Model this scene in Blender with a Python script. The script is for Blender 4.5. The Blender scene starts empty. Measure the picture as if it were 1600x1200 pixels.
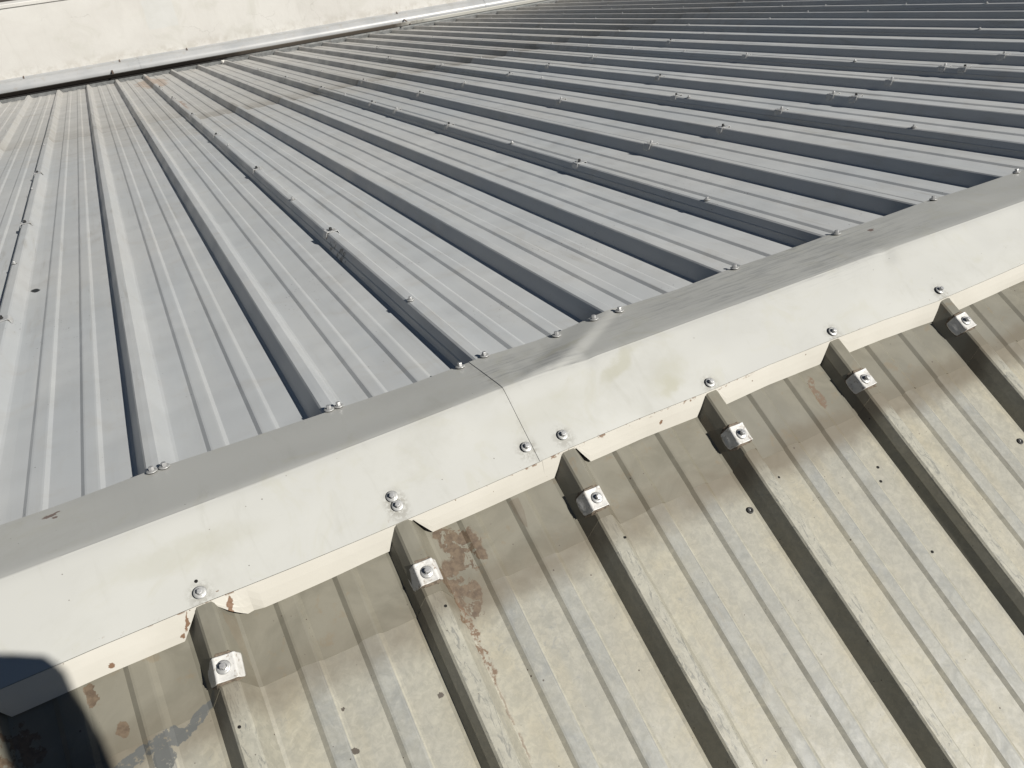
import bpy, bmesh, math, random
from mathutils import Vector, Matrix, noise as mnoise
random.seed(7)
C = bpy.context.scene.collection
SC = bpy.context.scene

# ------------------------------------------------------------------ camera, world, sun
CAM = Vector((0.1299, -0.9229, 0.9379))
cd = bpy.data.cameras.new('camera'); cam = bpy.data.objects.new('camera', cd); C.objects.link(cam)
cd.sensor_width = 36; cd.sensor_fit = 'HORIZONTAL'; cd.lens = 36 * 0.765176
cd.clip_start = 0.01; cd.clip_end = 3000
R_ = Vector((0.88325, -0.46867, -0.01478)); U_ = Vector((0.32231, 0.58394, 0.74507)); B_ = Vector((-0.34056, -0.66284, 0.66683))
cam.matrix_world = Matrix(((R_.x, U_.x, B_.x, CAM.x), (R_.y, U_.y, B_.y, CAM.y), (R_.z, U_.z, B_.z, CAM.z), (0, 0, 0, 1)))
SC.camera = cam

SUN = Vector((0.43, -0.63, 0.68)).normalized()
elev = math.asin(SUN.z); az = math.atan2(SUN.x, SUN.y)
w = bpy.data.worlds.new("World"); SC.world = w; w.use_nodes = True
nt = w.node_tree; bg = nt.nodes['Background']
sky = nt.nodes.new('ShaderNodeTexSky'); sky.sky_type = 'NISHITA'; sky.sun_disc = False
sky.sun_elevation = elev; sky.sun_rotation = az; sky.air_density = 1.0; sky.dust_density = 0.2; sky.ozone_density = 2.5
nt.links.new(sky.outputs[0], bg.inputs[0]); bg.inputs[1].default_value = 0.021
sl = bpy.data.lights.new('sun', 'SUN'); sl.energy = 5.0; sl.angle = math.radians(0.53); sl.color = (1.0, 0.965, 0.895)
so = bpy.data.objects.new('sun', sl); C.objects.link(so); so.rotation_euler = SUN.to_track_quat('Z', 'Y').to_euler(); so.location = SUN * 20
SC.view_settings.view_transform = 'Standard'; SC.view_settings.look = 'None'
SC.view_settings.exposure = 0.34; SC.view_settings.gamma = 1.0; SC.view_settings.use_curve_mapping = False

# ------------------------------------------------------------------ dimensions (metres)
S = 0.305                     # rib spacing
TF, TN = 0.25834, 0.36709     # pitches: far slope, near slope
H = 0.037; HNR = 0.040; TW = 0.0235; BX = 0.022
X0 = 0.0207; HN = 0.0212      # near ribs: offset and rib-top height at y=0
LF = 9.15                     # far slope length
AY, AZ = -0.02, 0.0204        # ridge of the flashing
WF, WN = 0.1485, 0.1552

# ------------------------------------------------------------------ helpers
def tag(o, label=None, cat=None, group=None, kind=None):
    if label: o['label'] = label
    if cat: o['category'] = cat
    if group: o['group'] = group
    if kind: o['kind'] = kind
    return o
def empty(name, loc=(0, 0, 0)):
    o = bpy.data.objects.new(name, None); o.empty_display_size = .1; C.objects.link(o); o.location = loc; return o
def mesh_obj(name, verts, faces, mat, parent=None, smooth=False, mats=None, midx=None):
    me = bpy.data.meshes.new(name); me.from_pydata([tuple(v) for v in verts], [], faces); me.update()
    o = bpy.data.objects.new(name, me); C.objects.link(o)
    for m in (mats or [mat]): me.materials.append(m)
    if midx:
        for p, i in zip(me.polygons, midx): p.material_index = i
    if smooth:
        for p in me.polygons: p.use_smooth = True
    if parent: o.parent = parent
    return o
def bm_obj(name, bm, mat, parent=None, smooth=False):
    me = bpy.data.meshes.new(name); bm.to_mesh(me); bm.free()
    o = bpy.data.objects.new(name, me); C.objects.link(o); me.materials.append(mat)
    if smooth:
        for p in me.polygons: p.use_smooth = True
    if parent: o.parent = parent
    return o
def solid(o, t, off=-1):
    m = o.modifiers.new('thickness', 'SOLIDIFY'); m.thickness = t; m.offset = off
    if o.data.polygons[0].use_smooth:
        e = o.modifiers.new('crisp_edges', 'EDGE_SPLIT'); e.split_angle = math.radians(35)
    return o
def lerp(tab, x):
    if x <= tab[0][0]: return tab[0][1]
    for (a, b), (c, d) in zip(tab, tab[1:]):
        if x <= c: return b + (d - b) * (x - a) / (c - a)
    return tab[-1][1]
def sstep(a, b, x):
    t = min(1, max(0, (x - a) / (b - a))); return t * t * (3 - 2 * t)
def nz(x, y, z=0.0): return mnoise.noise(Vector((x, y, z)))

# ------------------------------------------------------------------ materials
class M:
    """small node builder"""
    def __init__(s, name, rough=.5, spec=.5, metal=0.0):
        s.m = bpy.data.materials.new(name); s.m.use_nodes = True; s.t = s.m.node_tree; s.n = s.t.nodes; s.l = s.t.links
        s.p = s.n['Principled BSDF']; s.p.inputs['Roughness'].default_value = rough
        s.p.inputs['Specular IOR Level'].default_value = spec; s.p.inputs['Metallic'].default_value = metal
        s.tc = s.n.new('ShaderNodeTexCoord').outputs['Object']
    def col(s, c): return c if not isinstance(c, tuple) else tuple(c) + ((1,) if len(c) == 3 else ())
    def setin(s, sock, v):
        if isinstance(v, (int, float, tuple)): sock.default_value = s.col(v) if isinstance(v, tuple) else v
        else: s.l.new(v, sock)
    def mapping(s, vec=None, scale=(1, 1, 1), loc=(0, 0, 0), rot=(0, 0, 0), typ='POINT'):
        n = s.n.new('ShaderNodeMapping'); n.vector_type = typ
        s.l.new(vec or s.tc, n.inputs[0])
        n.inputs['Location'].default_value = loc; n.inputs['Rotation'].default_value = rot; n.inputs['Scale'].default_value = scale
        return n.outputs[0]
    def noise(s, scale, detail=4, rough=.55, dist=0, vec=None, color=False):
        n = s.n.new('ShaderNodeTexNoise'); s.l.new(vec or s.tc, n.inputs['Vector'])
        n.inputs['Scale'].default_value = scale; n.inputs['Detail'].default_value = detail
        n.inputs['Roughness'].default_value = rough; n.inputs['Distortion'].default_value = dist
        return n.outputs['Color' if color else 'Fac']
    def vor(s, scale, vec=None, feat='F1', out='Distance', rnd=1.0):
        n = s.n.new('ShaderNodeTexVoronoi'); n.feature = feat; s.l.new(vec or s.tc, n.inputs['Vector'])
        n.inputs['Scale'].default_value = scale; n.inputs['Randomness'].default_value = rnd; return n.outputs[out]
    def ramp(s, v, a, b, lo=0.0, hi=1.0, smooth=True):
        n = s.n.new('ShaderNodeMapRange'); n.interpolation_type = 'SMOOTHSTEP' if smooth else 'LINEAR'
        s.setin(n.inputs[0], v)
        for i, q in enumerate((a, b, lo, hi)): n.inputs[i + 1].default_value = q
        return n.outputs[0]
    def math(s, op, a, b=0.0, c=None):
        n = s.n.new('ShaderNodeMath'); n.operation = op; s.setin(n.inputs[0], a); s.setin(n.inputs[1], b)
        if c is not None: s.setin(n.inputs[2], c)
        return n.outputs[0]
    def mix(s, f, a, b, blend='MIX'):
        n = s.n.new('ShaderNodeMix'); n.data_type = 'RGBA'; n.blend_type = blend
        s.setin(n.inputs[0], f); s.setin(n.inputs[6], a); s.setin(n.inputs[7], b); return n.outputs[2]
    def xyz(s, vec=None):
        n = s.n.new('ShaderNodeSeparateXYZ'); s.l.new(vec or s.tc, n.inputs[0]); return n.outputs
    def warp(s, scale, amp, vec=None):
        c = s.noise(scale, 4, .6, vec=vec, color=True)
        a = s.n.new('ShaderNodeVectorMath'); a.operation = 'SUBTRACT'; s.l.new(c, a.inputs[0]); a.inputs[1].default_value = (.5, .5, .5)
        b = s.n.new('ShaderNodeVectorMath'); b.operation = 'MULTIPLY_ADD'; s.l.new(a.outputs[0], b.inputs[0]); b.inputs[1].default_value = (amp,) * 3
        s.l.new(vec or s.tc, b.inputs[2]); return b.outputs[0]
    def spot(s, vec, c, r, rot=0.0, soft=.12, z=0.0):
        """1 inside an ellipse at c with radii r, in plan"""
        v = s.mapping(vec, loc=(c[0], c[1], 0), rot=(0, 0, rot), scale=(r[0], r[1], 1e3), typ='TEXTURE')
        n = s.n.new('ShaderNodeVectorMath'); n.operation = 'LENGTH'; s.l.new(v, n.inputs[0])
        return s.ramp(n.outputs['Value'], 1 + soft, 1 - soft)
    def specks(s, scale, size, keep, vec=None):
        """sparse random dots: about `keep` of the cells carry one of relative radius `size`"""
        d = s.vor(scale, vec); n = s.n.new('ShaderNodeTexVoronoi'); s.l.new(vec or s.tc, n.inputs['Vector']); n.inputs['Scale'].default_value = scale
        sp = s.n.new('ShaderNodeSeparateXYZ'); s.l.new(n.outputs['Color'], sp.inputs[0])
        k = s.math('LESS_THAN', sp.outputs[0], keep)
        rad = s.math('MULTIPLY', sp.outputs[1], size)
        return s.math('MULTIPLY', s.math('LESS_THAN', d, rad), k)
    def bump(s, h, dist, strength=1.0):
        n = s.n.new('ShaderNodeBump'); n.inputs['Strength'].default_value = strength; n.inputs['Distance'].default_value = dist
        s.l.new(h, n.inputs['Height']); s.l.new(n.outputs[0], s.p.inputs['Normal'])
    def tone(s, c, amt, seed_scale=1.0):
        """small tone change from one sheet to the next"""
        oi = s.n.new('ShaderNodeObjectInfo').outputs['Random']
        v = s.ramp(oi, 0, 1, 1 - amt, 1 + amt, False); k = s.n.new('ShaderNodeCombineXYZ')
        for i in range(3): s.l.new(v, k.inputs[i])
        return s.mix(1.0, c, k.outputs[0], 'MULTIPLY')
    def done(s, color, rough=None):
        if isinstance(color, tuple): color = tuple(q * .79 for q in color[:3])
        else: color = s.mix(1.0, color, (.79, .79, .79), 'MULTIPLY')
        s.setin(s.p.inputs['Base Color'], color)
        if rough is not None: s.setin(s.p.inputs['Roughness'], rough)
        return s.m

def mat_far_roof(low=False):
    m = M('dusty_grey_paint' if low else 'weathered_grey_paint', .42, .45)
    x, y, z = m.xyz()
    c = m.mix(m.ramp(m.noise(1.1, 3), .35, .65), (.550, .570, .583), (.592, .599, .597))
    long_ = m.noise(1, 4, .6, vec=m.mapping(scale=(14, .5, 4)))
    c = m.mix(m.ramp(long_, .45, .75, 0, .35), c, (.65, .65, .63))
    # dusty warm bloom lower down the slope
    yy = m.math('ADD', y, m.math('MULTIPLY', m.math('SUBTRACT', m.noise(1.4, 4), .5), 2.5))
    if low:
        c = m.mix(.55, c, (.56, .53, .48))
        drag = m.noise(1, 5, .7, .5, vec=m.mapping(scale=(5, 26, 5)))
        c = m.mix(m.math('MULTIPLY', m.ramp(drag, .48, .62), m.ramp(y, 6.2, 4.7, .10, .40)), c, (.42, .39, .345))
        c = m.mix(m.math('MULTIPLY', m.ramp(y, 5.05, 4.80, 0, .45), m.ramp(m.noise(9, 4), .3, .6, .3, 1)), c, (.30, .27, .23))
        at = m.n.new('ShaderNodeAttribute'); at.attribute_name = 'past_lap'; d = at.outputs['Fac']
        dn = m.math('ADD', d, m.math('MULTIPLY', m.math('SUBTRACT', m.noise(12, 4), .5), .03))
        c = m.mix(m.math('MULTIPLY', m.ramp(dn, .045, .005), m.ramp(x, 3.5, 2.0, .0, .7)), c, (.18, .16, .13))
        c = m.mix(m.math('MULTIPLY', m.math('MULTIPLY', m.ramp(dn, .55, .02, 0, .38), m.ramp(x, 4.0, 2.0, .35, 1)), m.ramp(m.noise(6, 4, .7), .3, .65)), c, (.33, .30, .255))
    else:
        c = m.mix(m.ramp(yy, 3.2, 5.4, 0, .6), c, (.56, .535, .49))
        drag = m.noise(1, 5, .7, .5, vec=m.mapping(scale=(5, 26, 5)))
        c = m.mix(m.math('MULTIPLY', m.ramp(drag, .52, .64), m.ramp(y, 2.6, 4.5, 0, .32)), c, (.40, .37, .33))
    blot = m.noise(7, 5, .62, 1.2)
    c = m.mix(m.math('MULTIPLY', m.ramp(blot, .52, .72), m.ramp(y, 2.5, 7, .25, .8)), c, (.47, .44, .39))
    smear = m.noise(1, 5, .7, 2.0, vec=m.mapping(scale=(18, 42, 18)))
    c = m.mix(m.math('MULTIPLY', m.ramp(smear, .60, .70, 0, .35), m.ramp(m.noise(2.2, 2), .5, .62)), c, (.33, .32, .31))
    # grime streaks along the end laps and near the eave
    gr = m.math('MULTIPLY', m.ramp(y, 7.9, 9.1), m.ramp(m.noise(5, 4, .7), .45, .62))
    c = m.mix(m.math('MULTIPLY', gr, .2), c, (.33, .29, .24))
    ru = m.noise(1, 5, .7, .4, vec=m.mapping(scale=(40, 1.2, 10)))
    c = m.mix(m.math('MULTIPLY', m.ramp(ru, .55, .70), m.ramp(m.noise(1.7, 3), .40, .62, .10, .5)), c, (.42, .405, .37))
    du = m.noise(5, 6, .7, 1)
    c = m.mix(m.ramp(du, .5, .7, 0, .14), c, (.47, .46, .43))
    cl = m.math('MULTIPLY', m.specks(150, .26, .22), m.ramp(m.noise(3.1, 2), .56, .64))
    sp = m.math('MAXIMUM', m.math('MAXIMUM', m.specks(34, .055, .10), m.specks(90, .10, .06)), cl)
    c = m.mix(m.math('MULTIPLY', sp, .8), c, (.09, .08, .07))
    wd = m.warp(45, .03)
    for q, r, k in (((.584, 1.02), (.010, .045), .8), ((.588, 1.12), (.008, .03), .7)):
        c = m.mix(m.math('MULTIPLY', m.math('MULTIPLY', m.spot(m.warp(45, .015), q, r, 0), m.ramp(m.noise(60, 3, .7), .45, .55)), k), c, (.05, .05, .05))
    c = m.mix(m.spot(m.warp(80, .01), (-.251, 1.523), (.012, .02), .3), c, (.03, .03, .03))
    c = m.mix(m.math('MULTIPLY', m.spot(m.warp(20, .12), (.65, 5.7), (.02, .35)), .7), c, (.30, .17, .10))
    c = m.mix(m.math('MULTIPLY', m.spot(m.warp(12, .3), (.62, 8.2), (.15, .6)), .6), c, (.42, .27, .17))
    h = m.math('ADD', m.math('MULTIPLY', m.noise(3.2, 2), 1.0), m.math('MULTIPLY', m.noise(60, 3), .012))
    m.bump(h, .03, .36)
    c = m.tone(c, .045)
    return m.done(c, m.ramp(m.noise(4, 3), .3, .7, .36, .52))

def near_stains(m, c):
    wd = m.warp(38, .035); wf = m.warp(90, .012)
    rust = m.mix(m.ramp(m.noise(110, 5, .7), .35, .65), (.180, .135, .092), (.115, .083, .058))
    def put(mask, col, k=1.0):
        nonlocal c
        c = m.mix(m.math('MULTIPLY', mask, k) if k < 1 else mask, c, col)
    frag = m.ramp(m.noise(34, 5, .65, .4), .455, .475)
    for q, r, a in (((.403, -.200), (.030, .052), .35), ((.375, -.262), (.022, .05), .15)):
        put(m.math('MULTIPLY', m.spot(wd, q, r, a, .05), frag), rust)
    put(m.math('MULTIPLY', m.spot(wd, (.3625, -.34), (.0065, .075), .02, .3), m.ramp(m.noise(120, 4, .7), .46, .54)), (.16, .095, .055), .9)
    put(m.math('MULTIPLY', m.spot(m.warp(60, .015), (.3625, -.75), (.0024, .42), .004, .4), m.ramp(m.noise(30, 5, .7), .40, .55)), (.16, .105, .07), .7)
    put(m.spot(wf, (-.125, -.248), (.0085, .0105), 0, .06), rust)
    put(m.spot(m.warp(70, .022), (-.152, -.190), (.0075, .0165), .1, .06), rust)
    put(m.math('MULTIPLY', m.spot(m.warp(50, .05), (-.245, -.222), (.024, .03), 0, .05), m.ramp(m.noise(42, 4, .7), .44, .46)), rust)
    put(m.math('MULTIPLY', m.spot(wd, (1.160, -.205), (.009, .034), -.1, .1), m.ramp(m.noise(70, 4, .7), .42, .46)), (.18, .13, .09))
    sm = (.118, .122, .118); rag = m.ramp(m.noise(75, 5, .75), .36, .44)
    put(m.math('MULTIPLY', m.spot(m.warp(55, .02), (-.118, -.287), (.034, .0085), .12, .05), rag), sm)
    put(m.math('MULTIPLY', m.spot(m.warp(45, .028), (-.070, -.283), (.024, .012), -.1, .05), rag), sm)
    put(m.math('MULTIPLY', m.spot(m.warp(45, .02), (-.030, -.272), (.034, .0075), .45, .05), rag), sm)
    put(m.math('MULTIPLY', m.spot(m.warp(45, .02), (-.085, -.305), (.013, .02), 0, .05), rag), sm)
    for q, r in (((.281, -.382), .0042), ((.148, -.342), .0028), ((.144, -.398), .005)):
        put(m.spot(m.warp(150, .008), q, (r, r), 0, .1), (.10, .085, .07))
    sp = m.math('MAXIMUM', m.math('MAXIMUM', m.specks(30, .075, .16), m.specks(75, .13, .09)), m.specks(160, .16, .05))
    put(sp, (.07, .05, .04), .85)
    return c

def mat_near_roof():
    m = M('bleached_beige_paint', .5, .4)
    x, y, z = m.xyz()
    # position across one pan: 0 at a rib centre .. 1 at the next
    u = m.math('FRACT', m.math('DIVIDE', m.math('SUBTRACT', x, X0), S))
    uw = m.math('ADD', u, m.math('MULTIPLY', m.math('SUBTRACT', m.noise(9, 4, .6), .5), .22))
    blotch = m.noise(13, 6, .66, 2.2)
    c = m.mix(m.ramp(blotch, .36, .64), (.360, .344, .286), (.424, .403, .328))
    def stripe(a, b, e=.006): return m.math('MULTIPLY', m.ramp(u, a - e, a + e), m.ramp(u, b + e, b - e))
    band = m.math('MULTIPLY', m.ramp(uw, .27, .36), m.ramp(uw, .86, .72))
    c = m.mix(m.math('MULTIPLY', band, .6), c, m.mix(m.ramp(m.noise(22, 6, .7, 1.5), .40, .62), (.392, .380, .328), (.325, .320, .286)))
    # warm tan strips at the foot of the ribs and beside the small ribs
    tan = m.math('MAXIMUM', m.math('MULTIPLY', m.ramp(uw, .80, .90), m.ramp(uw, 1.0, .94)), m.math('MULTIPLY', m.ramp(uw, .13, .18), m.ramp(uw, .30, .22)))
    c = m.mix(m.math('MULTIPLY', tan, m.ramp(m.noise(7, 4, .6, 1), .32, .62, .10, .7)), c, (.395, .360, .270))
    c = m.mix(m.math('MULTIPLY', stripe(.405, .47, .02), m.ramp(m.noise(6, 4, .6), .4, .6, .1, .55)), c, (.40, .365, .275))
    c = m.mix(m.math('MULTIPLY', m.math('MULTIPLY', m.ramp(m.noise(5.5, 3, .5), .5, .65), m.ramp(uw, .5, .75)), .3), c, (.40, .36, .27))
    # bare bluish grey tops of the small ribs, pale line and thin dark line on their far edge
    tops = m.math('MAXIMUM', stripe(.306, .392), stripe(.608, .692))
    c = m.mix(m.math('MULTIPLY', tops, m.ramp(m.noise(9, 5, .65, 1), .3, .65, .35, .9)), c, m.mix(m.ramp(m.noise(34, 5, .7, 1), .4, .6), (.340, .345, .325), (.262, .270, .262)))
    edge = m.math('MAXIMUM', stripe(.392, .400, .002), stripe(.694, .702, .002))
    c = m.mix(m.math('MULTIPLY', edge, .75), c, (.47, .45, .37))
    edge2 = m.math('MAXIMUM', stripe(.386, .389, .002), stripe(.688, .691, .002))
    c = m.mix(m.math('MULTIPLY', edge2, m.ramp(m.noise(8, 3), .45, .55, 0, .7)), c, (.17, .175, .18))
    # rib crowns scuffed to grey
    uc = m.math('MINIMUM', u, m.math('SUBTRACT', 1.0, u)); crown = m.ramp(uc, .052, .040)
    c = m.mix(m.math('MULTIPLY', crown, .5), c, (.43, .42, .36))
    sc = m.noise(1, 6, .72, 1.6, vec=m.mapping(scale=(120, 22, 60)))
    c = m.mix(m.math('MULTIPLY', m.math('MULTIPLY', crown, m.ramp(sc, .54, .60)), .7), c, (.165, .168, .158))
    # fine mottling of chalked paint
    fine = m.noise(85, 5, .72, .8)
    c = m.mix(m.ramp(fine, .38, .62, .0, .34), c, (.22, .22, .19))
    fine2 = m.noise(48, 4, .7, 2.4)
    c = m.mix(m.ramp(fine2, .56, .68, 0, .28), c, (.44, .42, .36))
    flow = m.noise(1, 6, .72, 1.1, vec=m.mapping(scale=(60, 3.2, 20)))
    c = m.mix(m.math('MULTIPLY', m.ramp(flow, .54, .68), m.ramp(m.noise(3.1, 3), .38, .6, .05, .5)), c, (.27, .255, .215))
    # swirly water marks and scuffs
    sw = m.noise(19, 5, .6, 4.5)
    line = m.math('ABSOLUTE', m.math('SUBTRACT', sw, .5))
    c = m.mix(m.math('MULTIPLY', m.ramp(line, .022, .0), m.math('MULTIPLY', m.ramp(m.noise(4.5, 2), .45, .6), .28)), c, (.23, .235, .225))
    sw2 = m.noise(30, 5, .65, 3.0)
    c = m.mix(m.math('MULTIPLY', m.ramp(sw2, .60, .68), m.math('MULTIPLY', m.ramp(m.noise(8, 2), .5, .58), .42)), c, (.215, .225, .225))
    c = m.mix(m.ramp(m.noise(1, 4, .7, .3, vec=m.mapping(scale=(110, 5, 30))), .62, .74, 0, .28), c, (.26, .27, .28))
    # grime washed down beside the end lap
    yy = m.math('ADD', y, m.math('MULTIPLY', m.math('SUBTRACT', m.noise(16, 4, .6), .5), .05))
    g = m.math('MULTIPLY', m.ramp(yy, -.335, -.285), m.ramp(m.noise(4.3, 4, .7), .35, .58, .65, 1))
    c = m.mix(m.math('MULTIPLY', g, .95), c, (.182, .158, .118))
    c = near_stains(m, c)
    c = m.tone(c, .03)
    m.bump(m.math('ADD', m.math('MULTIPLY', m.noise(5, 2), 1.0), m.math('MULTIPLY', m.noise(90, 4), .03)), .01, .3)
    return m.done(c, m.ramp(blotch, .3, .7, .42, .62))

def mat_near_upper():
    m = M('faded_tan_paint', .5, .4)
    x, y, z = m.xyz()
    c = m.mix(m.ramp(m.noise(9, 5, .6, 1.5), .35, .65), (.190, .178, .140), (.235, .220, .175))
    c = m.mix(m.math('MULTIPLY', m.ramp(m.noise(4, 3), .45, .65), .5), c, (.215, .208, .178))
    yy = m.math('ADD', y, m.math('MULTIPLY', m.math('SUBTRACT', m.noise(14, 4, .6), .5), .07))
    c = m.mix(m.math('MULTIPLY', m.ramp(yy, -.225, -.268, 0, .85), m.ramp(m.noise(3.7, 4, .7), .35, .6, .3, 1)), c, (.165, .142, .104))
    c = m.mix(m.math('MULTIPLY', m.ramp(m.noise(26, 5, .7), .58, .68), .35), c, (.22, .165, .10))
    c = near_stains(m, c)
    m.bump(m.math('ADD', m.math('MULTIPLY', m.noise(6, 2), 1.0), m.math('MULTIPLY', m.noise(90, 4), .03)), .01, .3)
    return m.done(c, .48)

def mat_flashing():
    m = M('off_white_flashing_paint', .40, .5)
    x, y, z = m.xyz()
    c = m.mix(m.ramp(m.noise(2.2, 4, .55), .35, .65), (.525, .525, .50), (.56, .56, .53))
    c = m.mix(m.math('MULTIPLY', m.ramp(m.noise(9, 5, .65, 1.5), .52, .70), .35), c, (.50, .49, .41))
    c = m.mix(m.ramp(m.noise(3.6, 6, .75, .6), .50, .72, 0, .32), c, (.435, .43, .385))
    c = m.mix(m.ramp(m.noise(1, 5, .7, .8, vec=m.mapping(scale=(26, 5, 8))), .56, .72, 0, .22), c, (.42, .415, .37))
    # rubbed streaks left by handling, running with the sheet
    st = m.noise(1, 6, .75, .6, vec=m.mapping(rot=(0, 0, .12), scale=(9, 150, 9)))
    reg = m.math('MAXIMUM', m.spot(m.warp(7, .12), (1.30, .085), (.42, .10), 0, .45), m.spot(m.warp(7, .06), (.66, .045), (.10, .06), 0, .4))
    c = m.mix(m.math('MULTIPLY', m.ramp(st, .47, .60), m.math('MULTIPLY', reg, .6)), c, (.30, .305, .305))
    wd = m.warp(22, .05)
    ys = (.44, .43, .345)
    for q, r, a, k in (((.80, -.046), (.05, .014), .5, .6), ((.872, -.098), (.045, .026), .4, .35), ((.865, -.118), (.03, .012), .3, .6),
                       ((.74, .055), (.06, .008), .3, .5), ((.02, -.08), (.10, .02), 0, .3), ((.62, -.07), (.10, .02), 0, .18)):
        c = m.mix(m.math('MULTIPLY', m.spot(wd, q, r, a, .5), k), c, ys)
    for (bx, by) in ((.021, -.143), (.327, -.120), (.329, -.134), (.566, -.122), (.634, -.127), (.942, -.138), (1.247, -.135), (1.545, -.139)):
        c = m.mix(m.math('MULTIPLY', m.math('MULTIPLY', m.spot(m.warp(60, .012), (bx, by - .004), (.017, .019), 0, .5), m.ramp(m.noise(130, 4, .7), .38, .55)), .45), c, (.25, .235, .20))
    jt = m.math('ABSOLUTE', m.math('SUBTRACT', m.math('ADD', x, m.math('MULTIPLY', m.math('SUBTRACT', m.noise(40, 3), .5), .006)), .577))
    c = m.mix(m.math('MULTIPLY', m.ramp(jt, .009, .001), m.ramp(m.noise(28, 4, .7), .4, .6, .0, .28)), c, (.28, .265, .225))
    # chipped edge along the folded lip: primer and rust
    ch = m.math('MULTIPLY', m.ramp(y, -.1455, -.1490), m.math('MULTIPLY', m.ramp(m.noise(60, 5, .7), .61, .64), m.ramp(m.noise(4.5, 2), .48, .6)))
    c = m.mix(ch, c, (.25, .18, .135))
    w2 = m.warp(80, .02)
    for q, r in (((-.158, .112), (.012, .005)), ((-.150, .103), (.005, .004)), ((1.60, .1), (.012, .006))):
        c = m.mix(m.math('MULTIPLY', m.spot(w2, q, r, .3), .8), c, (.16, .09, .07))
    # dirt rings round the fixings
    sp = m.math('MAXIMUM', m.specks(28, .05, .16), m.specks(85, .10, .10))
    c = m.mix(m.math('MULTIPLY', sp, .75), c, (.13, .11, .09))
    sc = m.noise(1, 3, .6, 1.2, vec=m.mapping(rot=(0, 0, .7), scale=(25, 160, 10)))
    c = m.mix(m.math('MULTIPLY', m.ramp(sc, .70, .74), m.math('MULTIPLY', m.ramp(m.noise(6, 2), .52, .6), .45)), c, (.36, .34, .30))
    h = m.math('ADD', m.noise(2.0, 2, .4, vec=m.mapping(scale=(1, 1.5, 1))), m.math('MULTIPLY', m.math('MULTIPLY', st, reg), .012))
    m.bump(h, .02, .28)
    return m.done(c, m.ramp(m.noise(6, 4), .3, .7, .34, .5))

def mat_lip():
    m = M('cream_flashing_paint', .5, .4)
    x, y, z = m.xyz()
    c = m.mix(m.ramp(m.noise(6, 4), .35, .65), (.60, .575, .515), (.65, .625, .565))
    c = m.mix(m.math('MULTIPLY', m.specks(60, .12, .12), .8), c, (.20, .14, .10))
    reg = m.math('MAXIMUM', m.math('MULTIPLY', m.ramp(x, .42, .50), m.ramp(x, 1.06, .98)), m.math('MULTIPLY', m.ramp(x, -.07, -.04), m.ramp(x, .10, .06)))
    chip = m.math('MULTIPLY', m.ramp(z, -.0385, -.0362), m.math('MULTIPLY', m.ramp(m.noise(70, 5, .7), .555, .60), reg))
    c = m.mix(chip, c, (.27, .19, .14))
    def at(q, r, a=0.0, wsc=60, wam=.02):
        v = m.mapping(m.warp(wsc, wam), loc=(q[0], 0, q[1]), rot=(0, a, 0), scale=(r[0], 1e3, r[1]), typ='TEXTURE')
        n = m.n.new('ShaderNodeVectorMath'); n.operation = 'LENGTH'; m.l.new(v, n.inputs[0]); return m.ramp(n.outputs['Value'], 1.15, .85)
    for q, r, a in (((.823, -.0555), (.0035, .0035), 0), ((-.118, -.068), (.004, .004), 0), ((-.008, -.052), (.0025, .014), .3), ((-.020, -.068), (.005, .003), 0), ((.052, -.055), (.0045, .016), .1)):
        c = m.mix(at(q, r, a), c, (.23, .14, .09))
    return m.done(c)

def simple(name, col, rough=.5, metal=0.0, spec=.5, n=0.0, scale=60):
    m = M(name, rough, spec, metal)
    if n: c = m.mix(m.ramp(m.noise(scale, 4), .3, .7), tuple(q * (1 - n) for q in col), tuple(min(1, q * (1 + n)) for q in col))
    else: c = col
    return m.done(c)

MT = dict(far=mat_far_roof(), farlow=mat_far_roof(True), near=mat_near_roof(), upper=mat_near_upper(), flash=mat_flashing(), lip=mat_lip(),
          zinc=simple('zinc_plated_steel', (.55, .55, .55), .36, .45, n=.12, scale=300),
          washer=simple('grey_galvanised_washer', (.50, .50, .49), .45, .35, n=.15, scale=200),
          rubber=simple('black_rubber', (.02, .02, .02), .6, n=.3),
          hole=simple('dark_hole', (.006, .005, .004), .9),
          foam=simple('weathered_brown_rubber', (.17, .135, .10), .85, n=.35, scale=160),
          closure=simple('dull_grey_closure', (.16, .165, .165), .7, n=.25, scale=20))
def mat_clamp(name, a, b):
    m = M(name, .34, .5)
    oi = m.n.new('ShaderNodeObjectInfo').outputs['Random']
    v = m.n.new('ShaderNodeVectorMath'); v.operation = 'ADD'; m.l.new(m.tc, v.inputs[0]); cx = m.n.new('ShaderNodeCombineXYZ'); m.l.new(oi, cx.inputs[0]); m.l.new(oi, cx.inputs[1]); m.l.new(cx.outputs[0], v.inputs[1])
    c = m.mix(m.ramp(m.noise(55, 4, .6, vec=v.outputs[0]), .35, .7), a, b)
    c = m.mix(m.math('MULTIPLY', m.ramp(m.noise(70, 4, .7, vec=v.outputs[0]), .50, .66), m.ramp(oi, 0, 1, .25, .8, False)), c, (.42, .39, .34))
    c = m.mix(m.math('MULTIPLY', m.ramp(m.noise(140, 4, .7, vec=v.outputs[0]), .60, .66), .7), c, (.27, .19, .13))
    m.bump(m.noise(150, 3, vec=v.outputs[0]), .001, .6)
    return m.done(c)
MT['clamp'] = mat_clamp('white_painted_clamp', (.66, .65, .625), (.76, .75, .73))
MT['clamp_far'] = mat_clamp('light_grey_clamp', (.50, .51, .52), (.60, .60, .59))

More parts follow.
